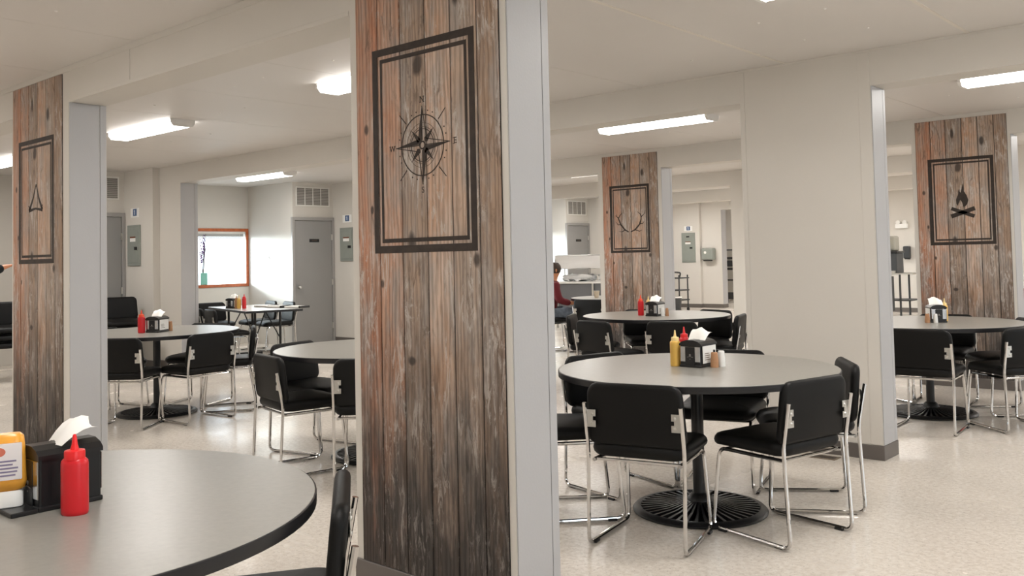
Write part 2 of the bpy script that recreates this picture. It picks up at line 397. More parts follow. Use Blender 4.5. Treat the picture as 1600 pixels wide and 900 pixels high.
for k in range(6):
    yc = closet(k)
    if LBLC[k]:
        v = thing('air_vent', 'white framed return air vent above the grey closet door, ' + LBLC[k], 'vent', (XC, yc, 2.35))
        f = new_bm(); bx(f, 0, .012, -.345, .345, 0, .02, .002, 1); bx(f, 0, .012, -.345, .345, .31, .33, .002, 1)
        for y in (-.345, .325): bx(f, 0, .012, y, y+.02, .02, .31, .002, 1)
        obj('vent_frame', f, VENTW, v)
        for y in (-.168, -.006, .156): obj('vent_bar', box(0, .014, y, y+.012, .02, .31, .001, 1), VENTW, v)
        for y in (-.324, -.155, .007, .169):
            s = new_bm()
            for q in range(11): bx(s, .001, .007, y, y+.156, .024+q*.026, .024+q*.026+.018)
            obj('vent_grille', s, VENTG, v)

# electrical panels with the number cards above them
def epanel(x, k, label, big=False, dx=0.):
    y = YP[k]-.10; z0, z1 = (1.17, 1.945) if big else (1.40, 1.975); wd = .20 if big else .185
    p = thing('electrical_panel', label, 'electrical panel', (x, y, 0))
    obj('cover', box(-wd, wd, -.022, 0, z0, z1, .004, 1), PANELG, p)
    zz = z0+(z1-z0)*.68
    d = obj('panel_door', box(-wd*.84, wd*.84, -.028, -.022, z0+.04, z1-.04, .003, 1), PANELG, p)
    obj('sticker', box(-.085, .075, -.0295, -.028, zz-.05, zz+.0), PLWHITE, p)
    obj('sticker_band', box(-.085, .075, -.0297, -.028, zz+.001, zz+.022), mat('sticker_rust', (.16, .05, .02), .6), p)
    obj('latch', box(.045, .125, -.036, -.028, zz-.17, zz-.125, .003, 1), BLACKP, p)
    if big: obj('vent_slot', box(-.05, .04, -.0297, -.028, z1-.12, z1-.085), BLACKP, p)
    return p
def card(x, k, z, label):
    c = thing('number_card', label, 'sign', (x, YP[k]-.10, z))
    obj('card', box(-.12, .12, -.004, 0, -.065, .065), PLWHITE, c)
    obj('blue_square', box(-.05, .058, -.0055, -.004, -.045, .055), BLUE, c)
    obj('glyph', bx(box(-.010, .012, -.0065, -.0055, -.028, .036), -.022, -.010, -.0065, -.0055, .020, .030), SKYB, c)
epanel(-12.53, 1, 'grey electrical panel on the wall behind the left round table'); card(-12.52, 1, 2.15, 'white card with blue number square above the electrical panel behind the left round table')
epanel(-12.45, 2, 'grey electrical panel beside the closet door of the window bay'); card(-12.45, 2, 2.13, 'white card with blue number square beside the closet door of the window bay')
epanel(-12.33, 5, 'grey electrical panel on the far beige wall beside the soap dispenser', True); card(-12.33, 5, 2.055, 'white card with blue number square above the farthest electrical panel')

# ------------------------------------------------------------------ wood plank panels with printed emblems
SE = [.0, .148, .295, .448, .596, .745, .862]
PZ0, PZ1 = .10, 2.708
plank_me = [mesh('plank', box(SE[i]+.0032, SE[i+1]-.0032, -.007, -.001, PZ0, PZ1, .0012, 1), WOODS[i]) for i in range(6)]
back_me = mesh('backing', box(0, SE[6], -.0015, 0, PZ0, PZ1), mat('plank_gap', (.015, .012, .010), .9))
def ring_frame(bm, x0, x1, z0, z1, t, tz=None):
    tz = tz or t; y = (-.0085, -.0072)
    bx(bm, x0, x1, *y, z1-tz, z1); bx(bm, x0, x1, *y, z0, z0+tz); bx(bm, x0, x0+t, *y, z0+tz, z1-tz); bx(bm, x1-t, x1, *y, z0+tz, z1-tz)
fb = new_bm(); ring_frame(fb, .116, .732, 1.430, 2.312, .031, .031); outer_me = mesh('outer_border', fb, INK)
fb = new_bm(); ring_frame(fb, .166, .690, 1.474, 2.266, .013, .017); inner_me = mesh('inner_border', fb, INK)
PF = lambda u, v, t: (u, t, v)
def flat(polys, y0=-.0084, y1=-.0072):
    bm = new_bm()
    for p in polys: prism(bm, p, PF, y0, y1)
    return bm
def stroke(pts, ws):   # tapered polyline as one polygon
    L_, R_ = [], []
    for i, p in enumerate(pts):
        a = Vector(pts[max(i-1, 0)]); b_ = Vector(pts[min(i+1, len(pts)-1)]); d = (b_-a).normalized(); n = Vector((-d.y, d.x))
        L_.append(tuple(Vector(p)+n*ws[i]/2)); R_.append(tuple(Vector(p)-n*ws[i]/2))
    return L_+R_[::-1]
def ann(cx, cz, r0, r1, n=48):
    return [[(cx+r*math.cos(a), cz+r*math.sin(a)) for r, a in ((r0, 2*PI*i/n), (r1, 2*PI*i/n), (r1, 2*PI*(i+1)/n), (r0, 2*PI*(i+1)/n))] for i in range(n)]
def disc(cx, cz, r, n=16): return [(cx+r*math.cos(2*PI*i/n), cz+r*math.sin(2*PI*i/n)) for i in range(n)]
def wood_panel(X, Y, label):
    p = thing('wood_panel', label, 'wood panel', (X, Y-.001, 0))
    put('backing', back_me, p)
    for i in range(6): put('plank', plank_me[i], p)
    put('outer_border', outer_me, p); put('inner_border', inner_me, p)
    return p
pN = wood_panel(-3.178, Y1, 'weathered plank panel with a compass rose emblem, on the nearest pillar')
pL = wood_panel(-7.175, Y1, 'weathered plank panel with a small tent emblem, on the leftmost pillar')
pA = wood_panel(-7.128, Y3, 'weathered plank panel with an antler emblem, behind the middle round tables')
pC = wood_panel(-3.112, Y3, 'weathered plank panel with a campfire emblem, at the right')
# compass
cx, cz = .427, 1.872
def pol(r, a): return (cx+r*math.cos(math.radians(a)), cz+r*math.sin(math.radians(a)))
dark = []; line = []
for k in range(4):
    a = 90*k; dark.append([pol(.163, a), pol(.036, a+45), pol(.012, a+20)] if k % 2 else [pol(.163, a), pol(.012, a-20), pol(.036, a-45)])
    line.append(stroke([pol(.163, a), pol(.036, a-45)], [.003, .004]) if k % 2 else stroke([pol(.163, a), pol(.036, a+45)], [.003, .004]))
    line.append(stroke([pol(.163, a), pol(.02, a)], [.003, .004]))
for k in range(4):
    a = 45+90*k; dark += [[pol(.092, a), pol(.032, a+22), pol(.02, a)], [pol(.092, a), pol(.02, a), pol(.032, a-22)]]
    line.append(stroke([pol(.138, a), pol(.196, a)], [.004, .003]))
    for da in (-31, -19, 19, 31): line.append(disc(*pol(.144, a+da), .0032, 8))
cb = flat(dark); [prism(cb, q, PF, -.0084, -.0072) for q in ann(cx, cz, .124, .1285)+ann(cx, cz, .012, .0185, 20)+ann(cx, cz, .066, .069, 40)]
obj('compass_star', cb, INK, pN)
obj('compass_lines', flat(line), INK, pN)['kind'] = 'stuff'
obj('compass_faint_rings', flat(ann(cx, cz, .076, .0775, 40)+ann(cx, cz, .092, .0932, 40)), INK2, pN)
def letter(ch, x, z, size, y, parent, m):
    cu = bpy.data.curves.new('letter', 'FONT'); cu.body = ch; cu.size = size; cu.align_x = 'CENTER'; cu.align_y = 'CENTER'; cu.extrude = .0005
    t = bpy.data.objects.new('tmp', cu); C.objects.link(t)
    me = bpy.data.meshes.new_from_object(t.evaluated_get(bpy.context.evaluated_depsgraph_get()))
    C.objects.unlink(t); bpy.data.objects.remove(t)
    me.name = 'letter'; me.materials.clear(); me.materials.append(m)
    me.transform(Matrix.Rotation(PI/2, 4, 'X')); o = put('letter', me, parent, (x, y, z)); return o
serif = {'N': [(-.010, -.0115), (-.010, .0115), (.010, .0115), (.010, -.0115)], 'E': [(-.0085, -.0115), (-.0085, .0115)], 'W': [(-.013, .0115), (.013, .0115)], 'S': []}
for ch, x, z in (('N', .428, 2.062), ('S', .426, 1.686), ('W', .240, 1.871), ('E', .619, 1.872)):
    o = letter(ch, x, z, .036, -.0078, pN, INK)
    if serif[ch]: obj('serif', flat([[(x+sx-.005, z+sz-.0012), (x+sx+.005, z+sz-.0012), (x+sx+.005, z+sz+.0012), (x+sx-.005, z+sz+.0012)] for sx, sz in serif[ch]]), INK, pN)
# antlers
def ant(P, ws): return stroke(P, ws)
aL = [(.407,1.699),(.35,1.727),(.285,1.798),(.255,1.865),(.244,1.891),(.202,1.923)]
aR = [(.438,1.700),(.505,1.725),(.576,1.793),(.601,1.856),(.604,1.890),(.665,1.936)]
polys = []
for A in (aL, aR):
    polys.append(ant(A, [.012, .020, .019, .016, .015, .003]))
polys += [ant([(.318,1.953),(.275,1.925),(.252,1.885)], [.003,.010,.012]), ant([(.208,1.838),(.241,1.798),(.285,1.802)], [.003,.009,.012]), ant([(.25,1.711),(.302,1.705),(.35,1.727)], [.003,.009,.013]), ant([(.225,1.945),(.222,1.915)], [.002,.008]),
          ant([(.545,1.960),(.590,1.925),(.603,1.885)], [.003,.010,.012]), ant([(.652,1.832),(.622,1.800),(.584,1.800)], [.003,.009,.012]), ant([(.614,1.719),(.573,1.703),(.505,1.727)], [.003,.009,.013]), ant([(.668,1.972),(.655,1.930)], [.002,.007])]
obj('antlers', flat(polys), INK, pA)
# campfire
obj('crossed_logs', flat([ant([(.324,1.718),(.548,1.793)], [.042,.042]), ant([(.327,1.799),(.542,1.713)], [.036,.036])]), INK, pC)
fl = [(.446,2.048),(.447,2.000),(.452,1.965),(.474,1.930),(.490,1.876),(.478,1.835),(.456,1.812),(.440,1.812),(.434,1.850),(.424,1.870),(.414,1.884),(.406,1.862),(.398,1.845),(.392,1.822),(.378,1.846),(.376,1.885),(.386,1.915),(.398,1.940),(.400,1.975),(.408,1.998),(.412,1.968),(.420,1.955),(.430,1.990)]
obj('flame', flat([fl]), INK, pC)
# tent
obj('tent', flat([ant([(.430,1.990),(.375,1.890),(.305,1.806)], [.010,.018,.028]), ant([(.430,1.990),(.475,1.890),(.536,1.806)], [.010,.018,.026]), ant([(.305,1.806),(.42,1.819),(.536,1.803)], [.022,.014,.020]), ant([(.292,1.842),(.330,1.822)], [.004,.012]), ant([(.545,1.840),(.515,1.824)], [.004,.012])]), INK, pL)

# ------------------------------------------------------------------ ceiling lights
def light_proto():
    p = thing('ceiling_light', 'x', 'ceiling light', group=None)
    prof = [(-.115, 0), (-.112, -.030), (-.085, -.062), (.085, -.062), (.112, -.030), (.115, 0)]
    obj('lens', prism(new_bm(), prof, lambda u, v, t: (t, u, v), -.63, .63), LENS, p)
    for s in (-1, 1):
        pr_ = [(-.119, .0), (-.116, -.033), (-.088, -.066), (.088, -.066), (.116, -.033), (.119, .0)]
        obj('end_cap', prism(new_bm(), pr_, lambda u, v, t: (t, u, v), s*.63, s*.655), FIXW, p)
    ld = bpy.data.lights.new('tubes', 'AREA'); ld.shape = 'RECTANGLE'; ld.size = 1.24; ld.size_y = .19; ld.energy = TUBE_W; ld.color = (1.0, .965, .92)
    lo = bpy.data.objects.new('tubes', ld); C.objects.link(lo); lo.parent = p; lo.location = (0, 0, -.0635)
    obj('spine', box(-.63, .63, -.121, .121, -.004, 0, .001, 1), FIXW, p)
    return p
LP = light_proto(); first = True
LX = [2.1, -1.45, -5.0, -8.5, -12.0]
seen = {(1, 3): 'lit fluorescent ceiling light above the left round table', (1, 2): 'lit fluorescent ceiling light cut off by the compass pillar', (1, 1): 'lit fluorescent ceiling light at the top right edge, nearest of all',
        (2, 4): 'lit fluorescent ceiling light above the rectangular table by the window', (2, 2): 'lit fluorescent ceiling light before the antler pillar', (2, 1): 'lit fluorescent ceiling light before the campfire pillar', (1, 4): 'lit fluorescent ceiling light at the left edge beside the tent pillar'}
for j in range(7):
    yc = {0: .75, 1: 4.262, 2: 7.85}.get(j, (EDG[j]+EDG[j+1]+T)/2-.12)
    for i, x in enumerate(LX):
        lab = seen.get((j, i), 'lit fluorescent ceiling light, %s bay from the camera, %s from the window end' % (('first', 'second', 'third', 'fourth', 'fifth', 'sixth', 'seventh')[j], ('fifth', 'fourth', 'third', 'second', 'first')[i]))
        if first: LP.location = (x, yc, ZC); LP['label'] = lab; o = LP; first = False
        else: o = dup(LP, (x, yc, ZC), 0, lab)
        o['group'] = 'fluorescent ceiling lights'
        if j == 5:      # the kitchen end is lit more strongly
            for ch in o.children:
                if ch.type == 'LIGHT': ch.data = ch.data.copy(); ch.data.energy = TUBE_W*1.9
# ------------------------------------------------------------------ tables
R_T, ZT = .755, .776
def table_proto():
    t = thing('round_table', 'x', 'table')
    obj('table_top', lathe(new_bm(), [(R_T-.004, ZT-.030), (R_T-.004, ZT-.0015), (R_T-.0055, ZT)], 96), LAM, t, smooth=True, angle=30)
    obj('edge_band', lathe(new_bm(), [(R_T-.006, ZT-.034), (R_T-.001, ZT-.034), (R_T, ZT-.032), (R_T, ZT-.003), (R_T-.003, ZT-.001), (R_T-.0055, ZT-.001)], 96, cap=False), EDGE, t, smooth=True, angle=50)
    obj('column', lathe(new_bm(), [(.033, .06), (.033, ZT-.05), (.12, ZT-.045), (.12, ZT-.034)], 20), BLACKM, t, smooth=True)
    bm = new_bm(); rb = .361
    lathe(bm, [(rb-.045, .004), (rb, .004), (rb+.002, .012), (rb-.012, .026), (rb-.040, .030), (rb-.045, .022), (rb-.045, .004)], 72, cap=False)
    lathe(bm, [(.05, .006), (.075, .006), (.075, .045), (.055, .085), (.040, .10), (.036, .10)], 24, cap=False)
    obj('base_rim', bm, BLACKM, t, smooth=True)
    bm = new_bm()
    for k in range(40):
        a = 2*PI*k/40; c, s = math.cos(a), math.sin(a); w0, w1 = .0035, .0085
        P = [(.06, w0, .062), (.20, .006, .036), (rb-.038, w1, .028)]
        top = [[bm.verts.new((r*c-sg*wd*s, r*s+sg*wd*c, z)) for sg in (-1, 1)] for r, wd, z in P]
        bot = [[bm.verts.new((r*c-sg*wd*s, r*s+sg*wd*c, .006)) for sg in (-1, 1)] for r, wd, z in P]
        for q in range(2):
            bm.faces.new((top[q][0], top[q][1], top[q+1][1], top[q+1][0]))
            for sg in (0, 1): bm.faces.new((top[q][sg], top[q+1][sg], bot[q+1][sg], bot[q][sg]))
    obj('base_ribs', bm, BLACKM, t)['kind'] = 'stuff'
    obj('base_plate', lathe(new_bm(), [(rb-.03, .001), (rb-.03, .005)], 48), mat('base_plate_black', (.006, .006, .006), .6), t)  # thin near-black disc under the base ribs
    return t
TB = dict(D=(-2.59, 4.406), H=(-5.169, 8.026), C=(-8.30, 4.22), E=(-5.11, 4.29), G=(-2.53, 8.15), A=(-2.537, .911), I=(-7.82, 11.22))
TLAB = dict(D='round grey table with black edge, in front of the plain pale pillar', H='round grey table with black edge, in front of the antler panel', C='round grey table in the left opening, below the electrical panel',
            E='round grey table half hidden behind the compass pillar', G='round grey table in front of the campfire panel', A='large round grey table filling the bottom left corner', I='small far round table with a paper cup on it')
tp = table_proto(); k0 = True
for k, (x, y) in TB.items():
    if k0: tp.location = (x, y, 0); tp['label'] = TLAB[k]; tp['group'] = 'round dining tables'; k0 = False
    else: dup(tp, (x, y, 0), .3*len(k), TLAB[k], 'round dining tables')

# rectangular folding table by the window
ft = thing('folding_table', 'long rectangular grey table with black legs near the window', 'table', (-11.705, 7.435, 0), math.radians(-14.6))
ZF = .75
obj('table_top', box(-.915, .915, -.40, .40, ZF-.028, ZF, .003, 1), mat('pale_laminate', (.50, .49, .47), .22, spec=.5, noise=(40, .04)), ft)
eb = new_bm(); bx(eb, -.919, .919, -.404, -.400, ZF-.032, ZF-.002); bx(eb, -.919, .919, .400, .404, ZF-.032, ZF-.002); bx(eb, -.919, -.915, -.40, .40, ZF-.032, ZF-.002); bx(eb, .915, .919, -.40, .40, ZF-.032, ZF-.002)
obj('edge_band', eb, EDGE, ft)
for s in (-1, 1):
    obj('leg', tube(new_bm(), [(s*.62, -.18, ZF-.03), (s*.62, -.18, .05)], .018), BLACKM, ft, smooth=True)
    obj('leg', tube(new_bm(), [(s*.62, .18, ZF-.03), (s*.62, .18, .05)], .018), BLACKM, ft, smooth=True)
    obj('foot_bar', box(s*.62-.02, s*.62+.02, -.33, .33, .0, .05, .006), BLACKM, ft)
    obj('leg_brace', tube(new_bm(), [(s*.62, -.18, .33), (s*.52, 0, ZF-.03)], .009), BLACKM, ft, smooth=True)
    obj('leg_brace', tube(new_bm(), [(s*.62, .18, .33), (s*.52, 0, ZF-.03)], .009), BLACKM, ft, smooth=True)

# ------------------------------------------------------------------ chairs
def chair_proto():
    c = thing('stacking_chair', 'x', 'chair')
    def seatf(x, y, z):
        front = max(0, y-.10)
        return (x*(1-.04*(y/.24)), y+.022, .462+z*(1-.12*(y > .15)) - front*front*.9)
    obj('seat', cushion(.478, .485, .074, .085, .034, seatf, .008), VINYL, c, smooth=True, angle=70)
    def backf(x, y, z):  # x across, y up, z thickness (+ = towards sitter)
        return (x*(1-.03*(y/.14)), -.212 + z - .10*(y) - .30*(.22*.22-x*x)*.55, .634+y)
    obj('backrest', cushion(.492, .305, .046, .058, .022, backf, .006), VINYL, c, smooth=True, angle=70)
    for s in (-1, 1):
        pts = [(s*.241, -.262, .690), (s*.241, -.222, .470), (s*.240, -.245, .011), (s*.221, .245, .011), (s*.205, .205, .410), (s*.215, -.215, .410)]
        pp = rpath(pts[:2]+pts[2:], .045, 5)
        obj('side_frame', tube(new_bm(), pp, .0098, 8), CHROME, c, smooth=True)
        br = obj('bracket', bx(bx(box(min(s*.204, s*.240), max(s*.204, s*.240), -.2485, -.2445, .572, .656, .001, 1), min(s*.190, s*.206), max(s*.190, s*.206), -.2485, -.2445, .572, .604, .001, 1), min(s*.190, s*.206), max(s*.190, s*.206), -.2485, -.2445, .624, .656, .001, 1), STEEL, c)
        for z in (.592, .636):
            sb = lathe(new_bm(), [(.008, 0), (.006, .004), (.001, .006)], 10); bmesh.ops.rotate(sb, verts=sb.verts, cent=(0, 0, 0), matrix=Matrix.Rotation(PI/2, 3, 'X')); bmesh.ops.translate(sb, verts=sb.verts, vec=(s*.208, -.2485, z)); obj('screw', sb, STEEL, br, smooth=True)
        for y in (-.175, .175): obj('glide', box(s*.232-.011, s*.232+.011, y-.024, y+.024, 0, .012, .002, 1), BLACKP, c)
    for y, z, hw in ((.165, .410, .205), (-.195, .410, .214)):
        obj('cross_bar', tube(new_bm(), [(-hw, y, z), (hw, y, z)], .0085), CHROME, c, smooth=True)
    return c
def at(t, ang, d=.64, turn=0):
    a = math.radians(ang); x = TB[t][0]+d*math.cos(a); y = TB[t][1]+d*math.sin(a)
    return (x, y, a+PI/2+math.radians(turn))
CH = [
 ((-2.528, 3.848, .237), 'black chair with its back to us, front left of the plain pillar table'),
 ((-2.085, 4.330, 1.343), 'black chair angled left, whole chrome sled base showing, front right of plain pillar table'),
 ((-2.191, 4.920, 2.149), 'black chair seen edge-on right beside the plain pale pillar'),
 (at('D', 107), 'black chair at the far side of the plain pillar table, behind the napkins'),
 (at('D', 166), 'black chair at the far left of the plain pillar table'),
 ((-3.141, 3.99, -.757), 'black chair seat cut by the compass pillar, left of the plain pillar table'),
 ((-5.12, 7.16, -.22), 'black padded chair showing its back, front left of the table before the antler panel'),
 ((-4.53, 7.42, .26), 'black padded chair showing its back, front right of the table before the antler panel'),
 (at('H', 17), 'black padded chair seen edge-on at the right end of the table before the antler panel'),
 (at('H', 75), 'black padded chair at the far right of the table before the antler panel'),
 (at('H', -152, .66), 'black padded chair partly hidden at the left end of the table before the antler panel'),
 (at('H', 131), 'black padded chair at the far side of the antler table, in front of the planks'),
 ((-2.33, 7.46, .04), 'black chair with its back to us, front left of the campfire table'),
 ((-1.838, 7.885, .904), 'black padded chair cut by the right picture edge, at the campfire table'),
 (at('G', 97), 'black padded chair at the far side of the campfire table, before the planks'),
 (at('G', 40), 'black padded chair at the far right of the campfire table, mostly out of view'),
 (at('G', 152), 'black padded chair at the far left of the campfire table, its legs behind another chair'),
 ((-7.867, 3.72, .689), 'black padded chair cut by the tent pillar, front left of the left round table'),
 ((-7.669, 4.27, 1.68), 'black padded chair showing both steel brackets, at the right front of the left round table'),
 (at('C', 58, .66), 'black padded chair seen edge-on at the right end of the left round table'),
 (at('C', 116), 'black padded chair at the far side of the left round table'),
 (at('C', -168), 'black padded chair mostly hidden by the tent pillar, left of the left round table'),
 (at('E', -102, .62), 'black chair turned right, nearest at the table half hidden by the compass pillar'),
 (at('E', -168, .62), 'black chair at the left end of the table half hidden by the compass pillar'),
 (at('E', -44, .62), 'black padded chair cut by the compass pillar, with one steel bracket showing'),
 ((-2.18, 1.388, 2.47), 'black padded chair seen edge-on close up, between the nearest table and the compass pillar'),
 ((-11.20, 6.70, -.25), 'black padded chair with its back to us at the near side of the rectangular table'),
 ((-11.75, 6.82, -.25), 'black padded chair cut by the wall edge, near side of the rectangular table'),
 ((-13.05, 7.62, -1.7), 'black padded chair at the far left side of the rectangular table'),
 ((-12.85, 8.24, 2.9), 'black padded chair at the far side of the rectangular table, middle one'),
 ((-12.25, 8.17, 2.9), 'black padded chair at the far right of the rectangular table, before the grey door'),
 ((-7.80, 10.55, .2), 'black padded chair at the small far table with the paper cup'),
]
cp = chair_proto(); k0 = True
for (x, y, rz), lab in CH:
    if k0: cp.location = (x, y, 0); cp.rotation_euler = (0, 0, rz); cp['label'] = lab; cp['group'] = 'black padded sled chairs'; k0 = False
    else: dup(cp, (x, y, 0), rz, lab, 'black padded sled chairs')
for i in range(3): dup(cp, (-12.12, 5.66, .095*i), -1.85, ('top', 'middle', 'bottom')[2-i] + ' chair of the stack against the wall below the electrical panel', 'black padded sled chairs')
for i in range(3): dup(cp, (-12.35, 4.34, .095*i), -1.75, ('top', 'middle', 'bottom')[2-i] + ' chair of the stack at the left picture edge', 'black padded sled chairs')

# ------------------------------------------------------------------ table things
def superbox(bm, x, y, z0, z1, rx, ry, n=20, e=.5): pass
def bottle(name, x, y, z, label, body, capm, h=.152, r=.030, flat_=1.0, group=None, rz=0.):
    b_ = thing(name, label, 'squeeze bottle', (x, y, z), rz, group)
    bm = lathe(new_bm(), [(r*.90, 0), (r*.98, .004), (r, .012), (r, h*.90), (r*.97, h*.955), (r*.80, h)], 24)
    bmesh.ops.scale(bm, verts=bm.verts, vec=(1, flat_, 1)); obj('bottle_body', bm, body, b_, smooth=True)
    obj('cap', lathe(new_bm(), [(r*.74, h-.002), (r*.74, h+.016), (r*.70, h+.020), (r*.36, h+.022)], 20), capm, b_, smooth=True)
    obj('nozzle', lathe(new_bm(), [(r*.34, h+.020), (r*.22, h+.034), (r*.14, h+.056), (r*.08, h+.060)], 14), capm, b_, smooth=True)
    return b_
def dispenser(x, y, z, label, rz=0., w=.136, d=.178, h=.128, napkin=0., cards=True, tray=0.):
    p = thing('napkin_dispenser', label, 'napkin dispenser', (x, y, z), rz)
    obj('body', box(-w/2+.004, w/2-.004, -d/2+.003, d/2-.003, .004, h-.004, .006), BLACKP, p)
    obj('foot_rim', box(-w/2, w/2, -d/2, d/2, 0, .014, .004), BLACKP, p)
    prof = [(-w/2, h-.010), (-w/2, h), (-w*.38, h+.012), (-w*.16, h+.021), (w*.16, h+.021), (w*.38, h+.012), (w/2, h), (w/2, h-.010)]
    obj('lid', prism(new_bm(), prof, lambda u, v, t: (u, t, v), -d/2, d/2), BLACKP, p)
    for s in (-1, 1):
        f = obj('face_plate', box(-w*.45, w*.45, min(s*d/2, s*(d/2-.004)), max(s*d/2, s*(d/2-.004)), .03, h-.014, .002, 1), CHROMEF, p)
        obj('napkin_slot', box(-w*.22, w*.22, min(s*(d/2+.0012), s*d/2-.001*s), max(s*(d/2+.0012), s*d/2-.001*s), .012, h-.016), BLACKP, p)
        # printed mark on the slot cover
        k = [disc(0, .068, .006, 10)] + [stroke([(-.018, .056), (0, .060), (.018, .056)], [.002, .003, .002]), disc(0, .046, .002, 8)]
        q = new_bm()
        for pl in k: prism(q, pl, PF, s*(d/2+.0012), s*(d/2+.0017))
        obj('printed_mark', q, VENTG, p)
        if tray and s < 0: obj('bottle_tray', box(-w/2, w/2, -d/2-tray, -d/2, 0, .012, .003), BLACKP, p)
        if not cards: continue
        obj('side_card', box(min(s*w/2, s*(w/2+.0015)), max(s*w/2, s*(w/2+.0015)), -d*.40, d*.40, .022, h-.012), PLWHITE, p)
        ln = new_bm()
        for q_, ww in enumerate((.7, .55, .65, .5)): bx(ln, min(s*(w/2+.0015), s*(w/2+.002)), max(s*(w/2+.0015), s*(w/2+.002)), -d*.28, -d*.28+d*.5*ww, .040+q_*.011, .043+q_*.011)
        obj('card_lines', ln, INK2, p)
    # pulled-up napkin sheet, curved with thickness
    bm = new_bm(); nu, nv = 7, 6; g = []
    for side in (0, .0012):
        for i in range(nu):
            for j in range(nv):
                u = i/(nu-1); v = j/(nv-1)
                xx = (u-.5)*w*.82 + napkin*.02*v; zz = h+.014+.068*math.sin(v*2.1)*(1-.55*abs(u-.38)) + .005*math.sin(u*9+v*4); yy = -.018+.085*v + .010*math.sin(u*5+1) + side
                g.append(bm.verts.new((xx, yy, zz+side*.3)))
    for s in (0, 1):
        for i in range(nu-1):
            for j in range(nv-1):
                a = s*nu*nv+i*nv+j; bm.faces.new((g[a], g[a+1], g[a+nv+1], g[a+nv]))
    obj('napkin', bm, PAPER, p, smooth=True)
    return p
def shaker(x, y, z, label, m, h=.075, r=.021, white=False):
    s = thing('shaker', label, 'shaker', (x, y, z))
    obj('shaker_body', lathe(new_bm(), [(r, 0), (r*1.02, .004), (r*.96, h*.5), (r*.80, h*.88)], 18), m, s, smooth=True)
    obj('shaker_top', lathe(new_bm(), [(r*.82, h*.88), (r*.80, h*.95), (r*.66, h), (.001, h*1.005)], 18), m, s, smooth=True)
    return s
dispenser(-2.610, 4.472, ZT, 'black napkin dispenser with chrome face and white side card, plain pillar table')
bottle('mustard_bottle', -2.716, 4.405, ZT, 'yellow mustard squeeze bottle left of the napkin dispenser on the nearest full table', YEL, YELC, h=.140, r=.029)
bottle('ketchup_bottle', -2.722, 4.512, ZT, 'red ketchup bottle behind the napkin dispenser on the nearest full table', RED, REDC, h=.150, r=.028)
sk = shaker(-2.505, 4.462, ZT, 'brown pepper shaker beside the napkin dispenser on the nearest full table', KRAFT, .082, .0225)
obj('spout', lathe(new_bm(), [(.006, .080), (.006, .096)], 10), BLACKP, sk)
shaker(-2.492, 4.515, ZT, 'white salt shaker beside the napkin dispenser on the nearest full table', PLWHITE, .086, .022)

dispenser(-2.532, 1.018, ZT, 'black napkin dispenser at the left edge, on the nearest table', w=.136, d=.165, h=.142, napkin=1., cards=False, tray=.065)
bottle('ketchup_bottle', -2.385, .993, ZT, 'large red ketchup squeeze bottle on the nearest table, at the bottom left', RED, REDC, h=.140, r=.034, flat_=.8, rz=.7)
mb = thing('mustard_bottle', 'amber squeeze bottle with white label standing on its white cap, left edge of the picture', 'squeeze bottle', (-2.556, .895, ZT+.012), math.radians(70))
def flatb(bm, prof, n=28, e=.55):
    rings = []
    for rx, ry, z in prof:
        rings.append([bm.verts.new((math.copysign(abs(math.cos(2*PI*i/n))**e, math.cos(2*PI*i/n))*rx, math.copysign(abs(math.sin(2*PI*i/n))**e, math.sin(2*PI*i/n))*ry, z)) for i in range(n)])
    for a, b_ in zip(rings, rings[1:]):
        for i in range(n): bm.faces.new((a[i], a[(i+1) % n], b_[(i+1) % n], b_[i]))
    bm.faces.new(rings[0][::-1]); bm.faces.new(rings[-1]); return bm
obj('bottle_body', flatb(new_bm(), [(.030, .018, .042), (.040, .024, .048), (.0445, .028, .065), (.0425, .027, .10), (.041, .026, .15), (.038, .024, .178), (.030, .018, .186)]), ORANGE, mb, smooth=True)
obj('cap', flatb(new_bm(), [(.034, .022, 0), (.036, .024, .002), (.036, .024, .036), (.033, .021, .042)]), PLWHITE, mb, smooth=True)
lbm = new_bm()
for z, c in ((.060, 0),): pass
lab_ = obj('label_panel', box(-.033, .033, -.0288, -.0268, .072, .165, .002, 1), mat('label_white', (.78, .74, .74), .5), mb)
ln = new_bm()
for q, (a, b_) in enumerate(((-.024, .018), (-.026, .022), (-.018, .024), (-.025, .012), (-.024, .020))): bx(ln, a, b_, -.0294, -.0288, .082+q*.009, .086+q*.009)
obj('label_lines', ln, mat('label_violet', (.22, .19, .30), .6), lab_)
obj('label_mark', prism(new_bm(), [(-.026+.022*math.cos(2*PI*i/20), .144+.013*math.sin(2*PI*i/20)) for i in range(20)], PF, -.0294, -.0288), mat('label_red', (.60, .16, .10), .5), lab_)

dispenser(-5.085, 7.885, ZT, 'black napkin dispenser on the table before the antler panel', .1)
bottle('ketchup_bottle', -5.245, 7.865, ZT, 'red ketchup bottle on the table before the antler panel', RED, mat('cap_orange_red', (.80, .08, .02), .3), h=.150, r=.031)
bottle('mustard_bottle', -5.205, 7.945, ZT, 'yellow mustard bottle peeking from behind the napkin dispenser, antler table', YEL, YELC, h=.135, r=.027)
shaker(-4.985, 7.87, ZT, 'white salt shaker on the table before the antler panel', PLWHITE, .085, .020)
shaker(-4.958, 7.905, ZT, 'brown pepper shaker on the table before the antler panel', KRAFT, .080, .018)

